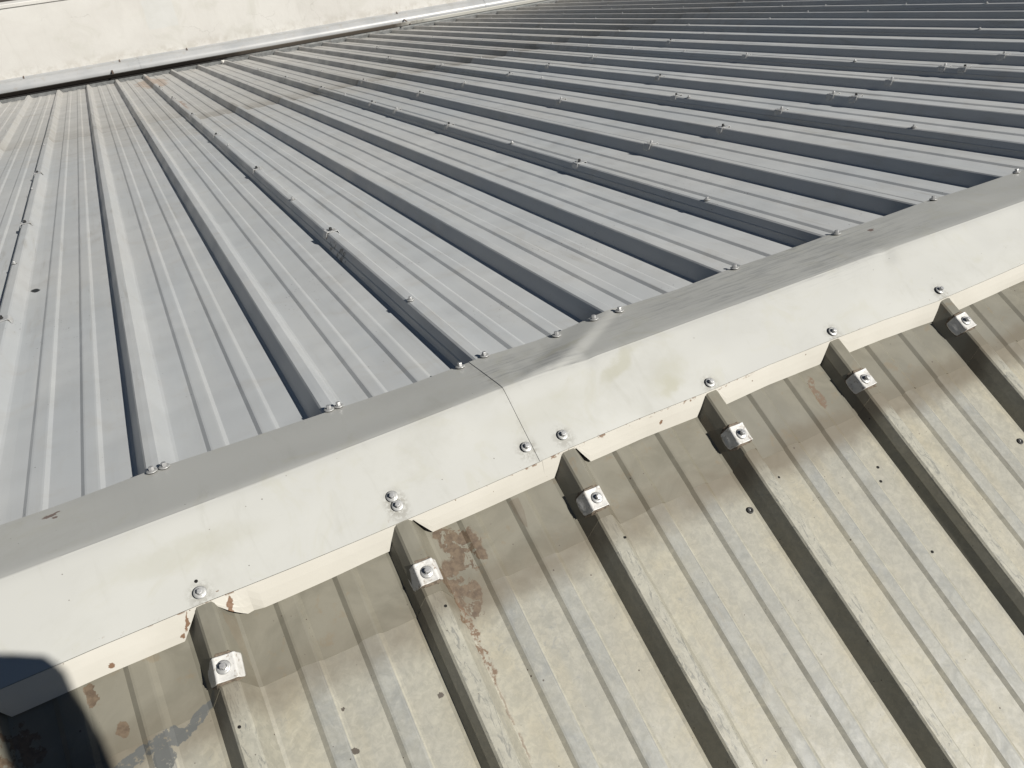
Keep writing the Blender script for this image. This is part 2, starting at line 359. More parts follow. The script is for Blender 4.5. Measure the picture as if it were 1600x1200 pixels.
# ------------------------------------------------------------------ roof sheet profile
def prof(k, H):
    """(x offset, height, tag) points of pans between rib k and rib k+3; rib centres at multiples of S"""
    P = []
    t, b = TW / 2, TW / 2 + BX
    def rib(c, left=True, right=True, lap=False):
        e = (.0011 if H < .039 else .0004) if lap else 0.0
        if left:
            if lap:
                fl = .0030 if H < .039 else .0
                P.append((c - t - BX * .52 - e - fl, H * .47)); P.append((c - t - BX * .50 - e - .0006, H * .53))
            else:
                P.extend([(c - b - .004, 0.0), (c - b + .0015, .0015), (c - t - BX * .5, H * .5)])
        P.append((c - t - .0018 - e, H - .0026 + e)); P.append((c - t + .0016, H + e))
        P.append((c, H + e + .0003)); P.append((c + t - .0016, H + e)); P.append((c + t + .0018 + e, H - .0026 + e))
        if right: P.extend([(c + b - .0015 + e, .0015 + e), (c + b + .004 + e, e * .8)])
    def minor(x):
        P.extend([(x, 0.0), (x + .0072, .0046), (x + .0105, .0050), (x + .0295, .0050), (x + .0328, .0046), (x + .040, 0.0)])
    for j in range(3):
        c = (k + j) * S
        rib(c, left=True, lap=(j == 0))
        P.append((c + .060, 0.0)); minor(c + .0865); P.append((c + .1525, 0.0)); minor(c + .1785); P.append((c + .245, 0.0))
    rib((k + 3) * S, left=True, right=True)
    return P
def sheet(name, k, y0, y1, pitch, x0, z0, side, dz, mat, parent, step, seed, yend=None, t=.0007, lap=None):
    """side=+1: far slope (falls with +y), -1: near slope. z0 = rib-top height at y=0"""
    HH = H if side > 0 else HNR; P = prof(k, HH); n = max(2, int(abs(y1 - y0) / step)); V = []; F = []
    for i in range(n + 1):
        f = i / n
        for (px, h) in P:
            ye = yend(px + x0) if yend else y1
            y = y0 + (ye - y0) * f
            X = px + x0
            hh = h
            r = (px / S) % 1.0; d = min(r, 1 - r) * S           # distance to nearest rib centre
            pan = sstep(.04, .11, d)
            wv = pan * (.0013 * nz(X * 5 + seed, y * 2.1) + .0005 * nz(X * 14, y * 6 + seed))
            foot = (1 - pan) * (h < .02) * .0009 * nz(y * 4.5, k * 3.3 + seed, px * 2)
            dx = (1 - pan) * .0011 * nz(y * 1.7, round(px / S) * 7.7 + seed)
            z = z0 - HH - pitch * abs(y) + hh + wv + dz
            V.append((X + dx + foot, y, z))
    m = len(P)
    for i in range(n):
        for j in range(m - 1):
            a = i * m + j
            q = (a, a + 1, a + m + 1, a + m)
            F.append(q if side > 0 else q[::-1])
    o = mesh_obj(name, V, F, mat, parent)
    if lap is not None:
        at = o.data.attributes.new('past_lap', 'FLOAT', 'POINT')
        for i, v in enumerate(V): at.data[i].value = v[1] - lap
    solid(o, t)
    return o

# ------------------------------------------------------------------ fixings
def lathe(prof_, n=20, cap=True):
    V = []; F = []
    for (r, z) in prof_:
        for i in range(n): a = 2 * math.pi * i / n; V.append((r * math.cos(a), r * math.sin(a), z))
    for k in range(len(prof_) - 1):
        for i in range(n): F.append((k * n + i, k * n + (i + 1) % n, (k + 1) * n + (i + 1) % n, (k + 1) * n + i))
    if cap: F.append(tuple((len(prof_) - 1) * n + i for i in range(n)))
    return V, F
def head_mesh():
    V, F = lathe([(.0062, .0012), (.0064, .0020), (.0052, .0026)], 24, False)          # flange of the screw head
    V2, F2 = lathe([(.0050, .0024), (.0050, .0082), (.0044, .0091), (.0030, .0093)], 6)  # hexagon
    o = len(V); V += V2; F += [tuple(i + o for i in f) for f in F2]
    me = bpy.data.meshes.new('screw_head'); me.from_pydata(V, [], F); me.update(); return me
def washer_mesh():
    V, F = lathe([(.0098, .0002), (.0102, .0010), (.0094, .0019), (.0066, .0026), (.0040, .0022)], 28, True)
    me = bpy.data.meshes.new('washer'); me.from_pydata(V, [], F); me.update()
    for p in me.polygons: p.use_smooth = len(p.vertices) == 4
    return me
def gasket_mesh():
    V, F = lathe([(.0088, -.0014), (.0092, -.0005), (.0088, .0004)], 24, True)
    me = bpy.data.meshes.new('gasket'); me.from_pydata(V, [], F); me.update(); return me
HEAD, WASH, GASK = head_mesh(), washer_mesh(), gasket_mesh()
HEADB = HEAD.copy()
HEAD.materials.append(MT['zinc']); HEADB.materials.append(MT['rubber']); WASH.materials.append(MT['washer']); GASK.materials.append(MT['rubber'])
def slope_rot(pitch_sign_slope, spin, tilt=(0, 0)):
    """rotation that lays +Z on the normal of a slope dz/dy = s"""
    return Matrix.Rotation(math.atan(pitch_sign_slope), 4, 'X') @ Matrix.Rotation(tilt[0], 4, 'X') @ Matrix.Rotation(tilt[1], 4, 'Y') @ Matrix.Rotation(spin, 4, 'Z')
def screw(parent, loc, slope, full=True, dark=False, scale=1.0, raise_=0.0):
    rot = slope_rot(slope, random.uniform(0, 1.05), (random.gauss(0, .04), random.gauss(0, .04)))
    h = bpy.data.objects.new('screw', HEADB if dark else HEAD); C.objects.link(h); h.parent = parent
    n = rot @ Vector((0, 0, 1))
    h.matrix_local = Matrix.Translation(Vector(loc) + n * (.0010 + raise_)) @ rot @ Matrix.Scale(scale, 4)
    if full:
        for nm, me in (('washer', WASH), ('gasket', GASK)):
            q = bpy.data.objects.new(nm, me); C.objects.link(q); q.parent = h
    return h

def clamp_plate():
    # cross-section over a rib (x, z from rib top), with flaps; thin pressed steel
    xs = [(-.0295, -.0215), (-.0282, -.0190), (-.0195, -.0020), (-.0178, .0026), (-.0155, .0044), (-.0130, .0038), (-.0060, .0028), (0, .0026), (.0060, .0028), (.0130, .0038), (.0155, .0044), (.0178, .0026), (.0192, -.0012), (.0245, -.0115), (.0258, -.0145)]
    ys = [-.0205, -.0190, -.0150, -.0075, 0, .0075, .0150, .0190, .0205]
    V = []; F = []
    for i, y in enumerate(ys):
        for j, (x, z) in enumerate(xs):
            yy = y
            if j in (0, 1): yy = y * (.70 if j == 0 else .90)
            if j in (13, 14): yy = y * (.80 if j == 14 else .95)
            if j in (0,) and abs(y) < .009: x -= .0012
            zz = z + (.0012 if i in (0, 8) else (.0010 if i in (1, 7) else 0)) * (1 if 3 <= j <= 11 else .3)
            V.append((x, yy, zz))
    m = len(xs)
    for i in range(len(ys) - 1):
        for j in range(m - 1): a = i * m + j; F.append((a, a + 1, a + m + 1, a + m))
    me = bpy.data.meshes.new('clamp_plate'); me.from_pydata(V, [], F); me.update()
    for p in me.polygons: p.use_smooth = True
    return me
def foam_mesh(seed):
    rnd = random.Random(seed)
    xs = [(-.0285, -.0225), (-.0168, -.0016), (-.0125, -.0001), (.0125, -.0001), (.0170, -.0016), (.0235, -.0130)]
    ys = [-.0245, -.0200, -.01, .01, .0200, .0250]
    V = []; F = []
    for top in (0, 1):
        for i, y in enumerate(ys):
            for j, (x, z) in enumerate(xs):
                e = (rnd.uniform(-.003, .003) if i in (0, 5) else 0)
                narrow = .72 if i in (0, 5) else 1
                V.append((x * narrow + rnd.uniform(-.0006, .0006), y + e, (z if narrow == 1 else z * .5) - .0010 + top * .0016 + (rnd.uniform(0, .0014) if i in (0, 5) and top else 0)))
    m = len(xs); n = len(ys); B = m * n
    for i in range(n - 1):
        for j in range(m - 1):
            a = i * m + j; F.append((B + a, B + a + 1, B + a + m + 1, B + a + m)); F.append((a + m, a + m + 1, a + 1, a))
    loop = [j for j in range(m)] + [i * m + m - 1 for i in range(1, n)] + [(n - 1) * m + j for j in range(m - 2, -1, -1)] + [i * m for i in range(n - 2, 0, -1)]
    for a, b in zip(loop, loop[1:] + loop[:1]): F.append((a, b, B + b, B + a))
    me = bpy.data.meshes.new('gasket_pad'); me.from_pydata(V, [], F); me.update(); return me
PLATE = clamp_plate(); PLATE.materials.append(MT['clamp'])
PLATE_F = PLATE.copy(); [setattr(v, 'co', Vector((math.copysign(.0195 + (abs(v.co.x) - .0195) * .5, v.co.x) if abs(v.co.x) > .0195 else v.co.x, v.co.y * .9, v.co.z * .85))) for v in PLATE_F.vertices]; PLATE_F.materials.clear(); PLATE_F.materials.append(MT['clamp_far'])
FOAM = [foam_mesh(i) for i in range(3)]
for f_ in FOAM: f_.materials.append(MT['foam'])
def clamp(name, loc, slope, yaw, parent=None, far=False, dark=False, i=0, sub=True):
    e = empty(name)
    if parent: e.parent = parent
    e.matrix_local = Matrix.Translation(loc) @ slope_rot(slope, yaw, (random.gauss(0, .03), random.gauss(0, .04))) @ Matrix.Scale(1.0 if far else .87, 4)
    p = bpy.data.objects.new('clamp_plate', PLATE_F if far else PLATE); C.objects.link(p); p.parent = e
    md = p.modifiers.new('thickness', 'SOLIDIFY'); md.thickness = .0014; md.offset = -1
    if far: p.scale = (1.0, .95, 1)
    f = None if far else bpy.data.objects.new('gasket_pad', FOAM[i % 3]); 
    if f: C.objects.link(f); f.parent = e
    if far:
        h = bpy.data.objects.new('screw', HEADB if dark else HEAD); C.objects.link(h); h.parent = e; h.location = (0, 0, .0040); h.scale = (.95,) * 3
    else:
        h = bpy.data.objects.new('screw', HEAD); C.objects.link(h); h.parent = e; h.location = (random.uniform(-.002, .002), random.uniform(-.002, .002), .0052)
        h.rotation_euler = (random.gauss(0, .07), random.gauss(0, .07), random.random())
        h.scale = (1.08,) * 3
        wsh = bpy.data.objects.new('washer', WASH); C.objects.link(wsh); wsh.parent = e; wsh.location = (h.location.x, h.location.y, .0036); wsh.scale = (1.12, 1.12, 1.2)
    return e

# ------------------------------------------------------------------ far roof
far = empty('metal_roof')
tag(far, 'pale grey ribbed metal roof slope running from the ridge flashing down to the gutter', 'roof')
lapy = {-1: 4.93, 2: 4.62, 5: 4.74, -4: 4.99}
for k in range(-10, 41, 3):
    ly = lapy.get(k, 4.75 + .12 * math.sin(k * 2.3))
    end = LF - .045 + .01 * math.sin(k)
    sheet('roof_sheet', k, ly - .18, end, TF, 0, 0, 1, -.0022, MT['farlow'], far, .16, k * 1.3, lap=ly)
    sheet('roof_sheet', k, .015, ly, TF, 0, 0, 1, 0, MT['far'], far, .08, k * 2.1, yend=lambda X, ly=ly: ly + .02 * nz(X * 3, 2))
# eave closure plate between the ribs
V = []; F = []
xc = -10 * S
pts = []
for k in range(-10, 41):
    c = k * S
    for dx, h in ((-.034, -.004), (.034, -.004)):
        pts.append((c + dx, h))
yE = LF - .055
for k in range(-10, 41):
    a, b = k * S + .018, (k + 1) * S - .018
    o = len(V)
    zt = -TF * yE - .002
    zb = -TF * yE - H - .006
    V += [(a + .016, yE, zb), (b - .016, yE, zb), (b, yE, zt), (a, yE, zt), (a + .016, yE + .004, zb), (b - .016, yE + .004, zb), (b, yE + .004, zt), (a, yE + .004, zt)]
    F += [(o, o + 1, o + 2, o + 3), (o + 7, o + 6, o + 5, o + 4), (o + 3, o + 2, o + 6, o + 7), (o, o + 3, o + 7, o + 4), (o + 1, o + 5, o + 6, o + 2)]
mesh_obj('eave_closure', V, F, MT['closure'], far)
# screws (w) and saddle clamps (s = bright screw, d = dark screw) per rib
FIX = """-2 w5.87|-1 d1.20 w1.77 d2.37 w3.09 d3.55 w4.6 w6.12|0 w5.10 w5.85|1 w5.99 w7.3|2 w.51 d1.21 w1.71 d2.39 w3.12 d3.56 w4.09 d4.64 w5.34 d5.94 w6.75 d7.1
3 w5.99 w7.2|4 w5.9 w7.1|5 w.57 d1.24 w1.74 d2.39 s3.11 d3.54 w4.09 d4.69 w5.3 d5.84 s7.0|6 s1.24 d3.53 d4.65 w5.81|7 d1.21 s2.38 s3.54 w4.7 w5.83 w7.08
8 w.65 s1.23 w1.78 d1.87 w3.1 d3.52 s4.61 d5.82 w7.0|9 d1.15 s1.26 d2.39 d3.55 w4.57 w5.07 w5.86 d7.03|10 s1.24 s3.50 w4.62 w5.84|11 d1.14 s1.23 w1.69 s2.42 w2.95 w3.48 w4.03 w4.54 w5.80 w7.0
12 s1.18 d3.48 w4.6 w5.8 w6.97|13 s1.2 w3.5 w4.53 w5.80 w6.97 w8.16|14 w1.72 w4.04 w5.69 w7.0|15 s1.2 w3.52 w5.8 w8.09|16 w2.94 w3.46 w5.8 w6.90|17 w2.32 w2.89 w3.58 w4.02 w5.25 w5.72 w6.42 w7.97
18 w3.48 w4.79 w6.95|19 w3.5 w5.86 w7.51 w8.03"""
nscr = 0
for row in FIX.replace('\n', '|').split('|'):
    it = row.split(); k = int(it[0])
    for s in it[1:]:
        y = float(s[1:]); off = (-.003 if k % 3 == 2 else 0) + random.gauss(0, .0015)
        z = -TF * y + (.0013 if k % 3 == 2 else 0.0)
        if s[0] == 'w': screw(far, (k * S + off, y, z + .0012), -TF, full=(y < 2.5), scale=.9)
        else: clamp('saddle_clamp', (k * S, y, z), -TF, random.gauss(0, .05), far, far=True, dark=(s[0] == 'd'))
        nscr += 1

# ------------------------------------------------------------------ near roof
near = empty('weathered_metal_roof')
tag(near, 'weathered beige ribbed metal roof slope with rust patches in the foreground', 'roof')
def endlap(X): return -.272 + .003 * nz(X * 5, 1.7) + .0015 * nz(X * 40, 3)
for k in range(-8, 25, 3):
    kk = k
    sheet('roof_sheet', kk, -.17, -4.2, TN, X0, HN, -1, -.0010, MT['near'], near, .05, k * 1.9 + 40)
    sheet('ridge_sheet', kk, -.030, -.27, TN, X0, HN, -1, .0002, MT['upper'], near, .02, k * 1.1 + 80, yend=endlap)
# screw holes, rubber plugs
def disc(name, r, mat, loc, slope, prof_=None, parent=near, n=14):
    V, F = lathe(prof_ or [(r, 0.0), (r * .9, .0002)], n); o = mesh_obj(name, V, F, mat, parent)
    o.matrix_local = Matrix.Translation(loc) @ slope_rot(slope, 0); return o
for (x, y, top) in ((.647 - .004, -.314, 1), (.332 + .002, -.295, 1), (.956 - .003, -.331, 1), (.017, -.325, 1), (1.583, -.243, 0), (1.173, -.369, 0), (1.159, -.392, 0), (1.158, -.528, 0)):
    z = HN + TN * y + .0003 - (0 if top else HNR) + (0 if top else -.0003)
    disc('screw_hole', .0022 if top else .0027, MT['hole'], (x, y, z), TN)
for (x, y) in ((.891, -.340), (1.491, -.439)):
    disc('rubber_plug', .006, MT['rubber'], (x, y, HN + TN * y - HNR - .001), TN, [(.0062, 0), (.0060, .0022), (.0045, .0030), (.0030, .0026), (.0022, .0012)], n=20)
    disc('rubber_plug', .002, MT['washer'], (x, y, HN + TN * y - HNR + .0006), TN, [(.0016, 0), (.0012, .0008)], n=10)

# ------------------------------------------------------------------ near saddle clamps: things of their own
CL = [(0, -.250, .10, 'lowest white saddle clamp, on the rib nearest the photographer shadow'),
      (1, -.241, .03, 'white saddle clamp on the rib just left of the large brown rust patch'),
      (2, -.242, .02, 'white saddle clamp on the rib beside the flashing joint, a brown flap above it'),
      (3, -.240, .03, 'white saddle clamp with a curled lower edge above the lone black plug'),
      (4, -.239, -.02, 'white saddle clamp second from the right, below the kink in the flashing'),
      (5, -.215, -.04, 'rightmost white saddle clamp, closest to the ridge flashing')]
for k, y, yaw, lab in CL:
    e = clamp('saddle_clamp', (X0 + k * S + (.002 if k < 2 else 0), y, HN + TN * y + .0012), TN, -yaw, None, i=k)
    tag(e, lab, 'clamp', 'saddle clamps on the ribs of the near roof')

# ------------------------------------------------------------------ ridge flashing
RIDGE = [(-.6, -.024), (-.2015, -.0250), (0, -.0226), (.1436, -.0215), (.3569, -.0165), (.5613, -.0105), (.6503, -.0115), (.7265, -.0162), (.8656, -.0172), (1.0155, -.0168), (1.1748, -.0176), (1.4723, -.0175), (1.7283, -.0206), (1.94, -.0225), (3, -.02)]
FARE = [(-.5, .141), (-.2326, .1406), (-.1393, .141), (-.0041, .1475), (.1723, .1438), (.298, .1385), (.4588, .1365), (.6057, .1410), (.7286, .1340), (.9132, .1500), (1.0823, .1440), (1.2264, .1505), (1.5352, .1505), (1.8573, .1500), (2.1386, .1400), (3, .145)]
NEAE = [(-.5, .158), (-.2432, .1595), (-.1238, .1569), (.0073, .1568), (.1534, .1572), (.3163, .1570), (.4745, .1537), (.6388, .1500), (.7818, .1475), (.9342, .1500), (1.076, .1460), (1.2197, .1475), (1.374, .1495), (1.5203, .1560), (1.8024, .1515), (3, .153)]
def flange(x0, x1, lift, skew=0.0, rough_end=False):
    xs = []; x = x0
    while x < x1 - 1e-6: xs.append(x); x += (.005 if x < 2.4 else .02)
    xs.append(x1)
    A = 22
    V = []; F = []
    def pt(x, f):
        ry = lerp(RIDGE, x); fe = lerp(FARE, x); ne = -lerp(NEAE, x)
        fz = -TF * fe + .0009; nz_ = HN + TN * ne + .0012
        rz = AZ
        if f >= 0: y = ry + (fe - ry) * f; z = rz + (fz - rz) * f
        else: y = ry + (ne - ry) * -f; z = rz + (nz_ - rz) * -f
        # round the ridge bend
        z -= .0012 * math.exp(-(f * 22) ** 2)
        h = 0.0
        if x > .56 and x < 1.2 and f >= 0:       # crumpled crease running from a fixing down to the ridge
            d = (.745 + .176 * (y / .127)) - x    # distance left of the crease line
            if d > 0: h += (.17 * min(d, .040) * (1 - sstep(.045, .150, d)) * sstep(-.02, .16, f) * (1 - .5 * f))
        if .575 < x < .80 and f > 0: h += .0011 * nz(x * 34, f * 3.1, 2) * sstep(.575, .62, x) * (1 - sstep(.76, .80, x)) * sstep(0, .15, f) * (1 - sstep(.75, 1, f)); h += .0009 * nz(x * 80, f * 9 + x * 40, 7) * (1 - sstep(.0, .35, f)) * sstep(.60, .66, x) * (1 - sstep(.74, .78, x))
        r = math.hypot(x - .748, (y + .018) * 1.0); h -= .0022 * math.exp(-(r / .016) ** 2)
        r = math.hypot((x - 1.495), (y + .026)); h -= .0042 * math.exp(-(r / .018) ** 2) * (1 if f < .15 else .5)
        h += .0017 * nz(x * 3, f * 1.5, 5) * math.sin(math.pi * min(1, abs(f)) * .9)
        if f >= 0:                                # edge sags a little between the ribs
            u = (x / S) % 1; h -= .0017 * f * f * math.sin(math.pi * u)
        else:
            u = ((x - X0) / S) % 1; h -= .0015 * f * f * math.sin(math.pi * u)
            r = math.hypot(x - .86, y + .115); h += .0008 * math.exp(-(r / .04) ** 2)
        return (x, y, z + h + lift)
    fs = [i / A for i in range(A, 0, -1)] + [.04, .015, 0, -.015, -.04] + [-i / A for i in range(1, A + 1)]
    for x in xs:
        for f in fs:
            xx = x
            if x == x0: xx = x + skew * f
            V.append(pt(xx, f))
    m = len(fs)
    for i in range(len(xs) - 1):
        for j in range(m - 1): a = i * m + j; F.append((a, a + 1, a + m + 1, a + m))
    return V, F, pt
def lip(x0, x1, pt, lift):
    """downturned lip, notched round every rib"""
    xs = set(); x = x0
    while x < x1: xs.add(round(x, 4)); x += .015
    xs.add(x1)
    k0 = int((x0 - X0) / S) - 1; k1 = int((x1 - X0) / S) + 2
    notch = {}
    for k in range(k0, k1):
        c = X0 + k * S; rnd = random.Random(k * 5 + 1)
        L0, L1, R0, R1 = -.0335 + rnd.uniform(-.003, .004), -.0140, .0135 + rnd.uniform(0, .004), .0385 + rnd.uniform(-.002, .003)
        if k == 0: L0, L1, R0, R1 = -.041, -.0130, .010, .050
        if k == 1: R0, R1 = .018, .044
        if k in (3, 4): R0, R1 = .0125, .035
        notch[k] = (c, L0, L1, R0, R1)
        for d in (L0, L1, R0, R1):
            if x0 < c + d < x1: xs.add(c + d)
    xs = sorted(xs)
    V = []; F = []
    for x in xs:
        q = pt(x, -1.0); y = q[1]; zt = q[2]
        lean = .0125 + (.005 if x < .3 else 0) * sstep(.32, .10, x); pan = HN + TN * (y - lean) - HNR + .0056
        zb = pan; k = round((x - X0) / S); c, L0, L1, R0, R1 = notch.get(k, (X0 + k * S, -.034, -.014, .014, .039)); d = x - c
        topz = zt - .0048
        if L0 < d < L1: zb = pan + (topz - pan) * (d - L0) / (L1 - L0)
        elif L1 <= d <= R0: zb = topz
        elif R0 < d < R1: zb = topz + (pan - topz) * (d - R0) / (R1 - R0)
        zb += .0005 * nz(x * 12, 2.2) if zb == pan else 0
        for f in (0, .12, .4, .7, 1):
            z = zt - .0004 + (zb - zt) * f
            hf = (zt - z) / max(1e-6, zt - pan); out = lean * hf + .0010 * math.sin(math.pi * min(1, hf)) + .0009 * nz(x * 7, f * 2, lift * 900) * f
            if k == 0 and R0 < d < R1 + .02: out += .003 * math.sin((d - R0) * 90) * f
            V.append((x, y - .0006 - out, z))
    m = 5
    for i in range(len(xs) - 1):
        for j in range(m - 1): a = i * m + j; F.append((a, a + 1, a + m + 1, a + m))
    return V, F
SN = (AZ - (HN - TN * WN)) / (WN + AY); SF = (AZ + TF * WF) / (WF - AY)
pieces = [(-1.87, .632, 0.0, 'smooth off white ridge flashing piece on the left, tucked under the joint',
           [(.021, -.143), (.327, -.117), (.329, -.133), (.566, -.122)], [(-.002, .138), (.018, .139), (.305, .141), (.323, .141), (.561, .130)]),
          (.580, 3.03, .0011, 'dented off white ridge flashing piece on the right, lapped over the end of its neighbour',
           [(.634, -.127), (.942, -.138), (1.247, -.135), (1.545, -.139)], [(.617, .138), (.767, .120), (.859, .127), (.921, .128), (1.236, .143), (1.533, .137), (1.861, .142), (2.162, .135)])]
for (a, b, lift, lab, nb, fb) in pieces:
    e = empty('ridge_flashing', (0, 0, 0)); tag(e, lab, 'flashing', 'ridge flashing pieces')
    V, F, pt = flange(a, b, lift, .004 if a > 0 else 0)
    o = mesh_obj('ridge_cap', V, F, MT['flash'], e, smooth=True); solid(o, .0009)
    V, F = lip(a, b, pt, lift)
    o = mesh_obj('folded_lip', V, F, MT['lip'], e); solid(o, .0009)
    def surf(x, y):
        ry = lerp(RIDGE, x)
        f = (y - ry) / (lerp(FARE, x) - ry) if y > ry else -(y - ry) / (-lerp(NEAE, x) - ry)
        return pt(x, f)[2]
    for (x, y) in nb: screw(e, (x, y, surf(x, y) + .0012), SN, dark=False, scale=.93)
    for (x, y) in fb: screw(e, (x, y, surf(x, y) + .0012), -SF, dark=False, scale=.93)
    if a < 0:
        disc('screw_hole', .0026, MT['hole'], (.0205, -.1255, surf(.0205, -.1255) + .0002), SN, [(.0026, .0), (.0024, .0005), (.0017, .0006), (.0014, 0)], parent=e)

# ------------------------------------------------------------------ gutter at the eave
def mat_gutter():
    m = M('galvanised_gutter', .38, .5, .0)
    x, y, z = m.xyz()
    c = m.mix(m.ramp(m.noise(3, 4), .35, .65), (.35, .36, .37), (.41, .415, .42))
    c = m.mix(m.math('MULTIPLY', m.ramp(m.noise(11, 5, .7), .55, .65), .35), c, (.33, .29, .24))
    return m.done(c)
def mat_trough():
    m = M('gutter_inside', .6, .4)
    x, y, z = m.xyz()
    xx = m.math('ADD', x, m.math('MULTIPLY', m.math('SUBTRACT', m.noise(1.6, 5, .7), .5), 2.6))
    c = m.mix(m.ramp(m.noise(6, 5, .7), .4, .65), (.24, .25, .25), (.32, .325, .32))
    c = m.mix(m.ramp(xx, 2.3, 1.4), c, (.010, .009, .008))  # turns near black towards the left end, grey beyond
    rust = m.math('MULTIPLY', m.math('MULTIPLY', m.ramp(m.noise(16, 5, .7), .5, .6), m.ramp(xx, 4.6, 3.2)), m.ramp(xx, 1.6, 2.2))
    c = m.mix(m.math('MULTIPLY', rust, .45), c, (.09, .06, .045))
    return m.done(c)
def mat_glip():
    m = M('flaking_white_gutter_edge', .5, .4)
    x, y, z = m.xyz()
    xx = m.math('ADD', x, m.math('MULTIPLY', m.math('SUBTRACT', m.noise(7, 5, .7), .5), 1.0))
    c = m.mix(m.ramp(xx, 4.3, 3.7), (.66, .65, .60), (.10, .085, .07))
    c = m.mix(m.ramp(xx, 2.2, 1.2), c, (.015, .012, .01))
    return m.done(c)
def extrude_x(prof_, x0, x1, ofs=None, n=60):
    V = []; F = []; m = len(prof_)
    for i in range(n + 1):
        x = x0 + (x1 - x0) * i / n; dy, dz = ofs(x) if ofs else (0, 0)
        for (y, z) in prof_: V.append((x, y + dy, z + dz))
    for i in range(n):
        for j in range(m - 1): a = i * m + j; F.append((a, a + m, a + m + 1, a + 1))
    return V, F
ZE = -TF * LF
GX0, GX1 = -3.2, 13.0
gut = empty('box_gutter'); tag(gut, 'grey box gutter with a rounded back edge along the foot of the white wall', 'gutter')
MG, MTR, MGL = mat_gutter(), mat_trough(), mat_glip()
def drift(x): return (.030 * (x - 2.0) * .5 if x > -2 else -.06, 0.0)
V, F = extrude_x([(9.16, ZE - .06), (9.17, ZE - .19), (9.50, ZE - .19), (9.52, ZE - .045)], GX0, GX1)
o = mesh_obj('trough', V, F, MTR, gut); solid(o, .002)
V, F = extrude_x([(9.306, ZE - .03), (9.300, ZE + .006), (9.318, ZE + .008), (9.322, ZE - .03)], GX0, GX1)
mesh_obj('gutter_edge', V, F, MGL, gut)
R0 = .096; pr_ = [(9.50, ZE - .09)]
for i in range(0, 13):
    a = math.pi * (1.12 - .78 * i / 12)
    pr_.append((9.606 + R0 * math.cos(a), ZE - .060 + R0 * .9 * math.sin(a)))
pr_ += [(9.668, ZE + .014), (9.70, ZE + .026)]
def rolld(x): return (.022 * (x - 1.8), 0)
V, F = extrude_x(pr_, GX0, GX1, None, 40)
o = mesh_obj('rolled_edge', V, F, MG, gut, smooth=True); solid(o, .002)
for x in (.62, 5.2, 9.4):
    V, F = extrude_x([(y + (-.003 if i < 8 else 0), z + .003) for i, (y, z) in enumerate(pr_[1:])], x, x + .05, None, 1)
    mesh_obj('joint_strap', V, F, MG, gut, smooth=True)
def box(name, c, s, mat, parent, rot=(0, 0, 0)):
    bm = bmesh.new(); bmesh.ops.create_cube(bm, size=1); bmesh.ops.scale(bm, vec=s, verts=bm.verts)
    bmesh.ops.bevel(bm, geom=bm.edges[:], offset=min(s) * .15, segments=1, affect='EDGES')
    o = bm_obj(name, bm, mat, parent); o.location = c; o.rotation_euler = rot; return o
MR = simple('rusty_bracket', (.09, .06, .045), .8, n=.4)
for x in (-.62, .42, 1.2, 3.95, 5.6): box('bracket', (x, 9.66, ZE + .020), (.012, .060, .010), MR, gut, (.5, 0, 0))
box('bracket', (3.98, 9.40, ZE - .02), (.02, .22, .008), MR, gut)
box('bracket', (.30, 9.42, ZE - .02), (.02, .22, .008), MR, gut)

# small debris on the far roof near the eave
deb = box('paint_lump', (1.500, 9.03, -TF * 9.03 - H + .018), (.05, .045, .035), simple('white_mastic', (.72, .70, .66), .7, n=.1), None, (.2, .1, .4))
tag(deb, 'small white lump of sealant lying in a pan at the far eave', 'sealant lump')

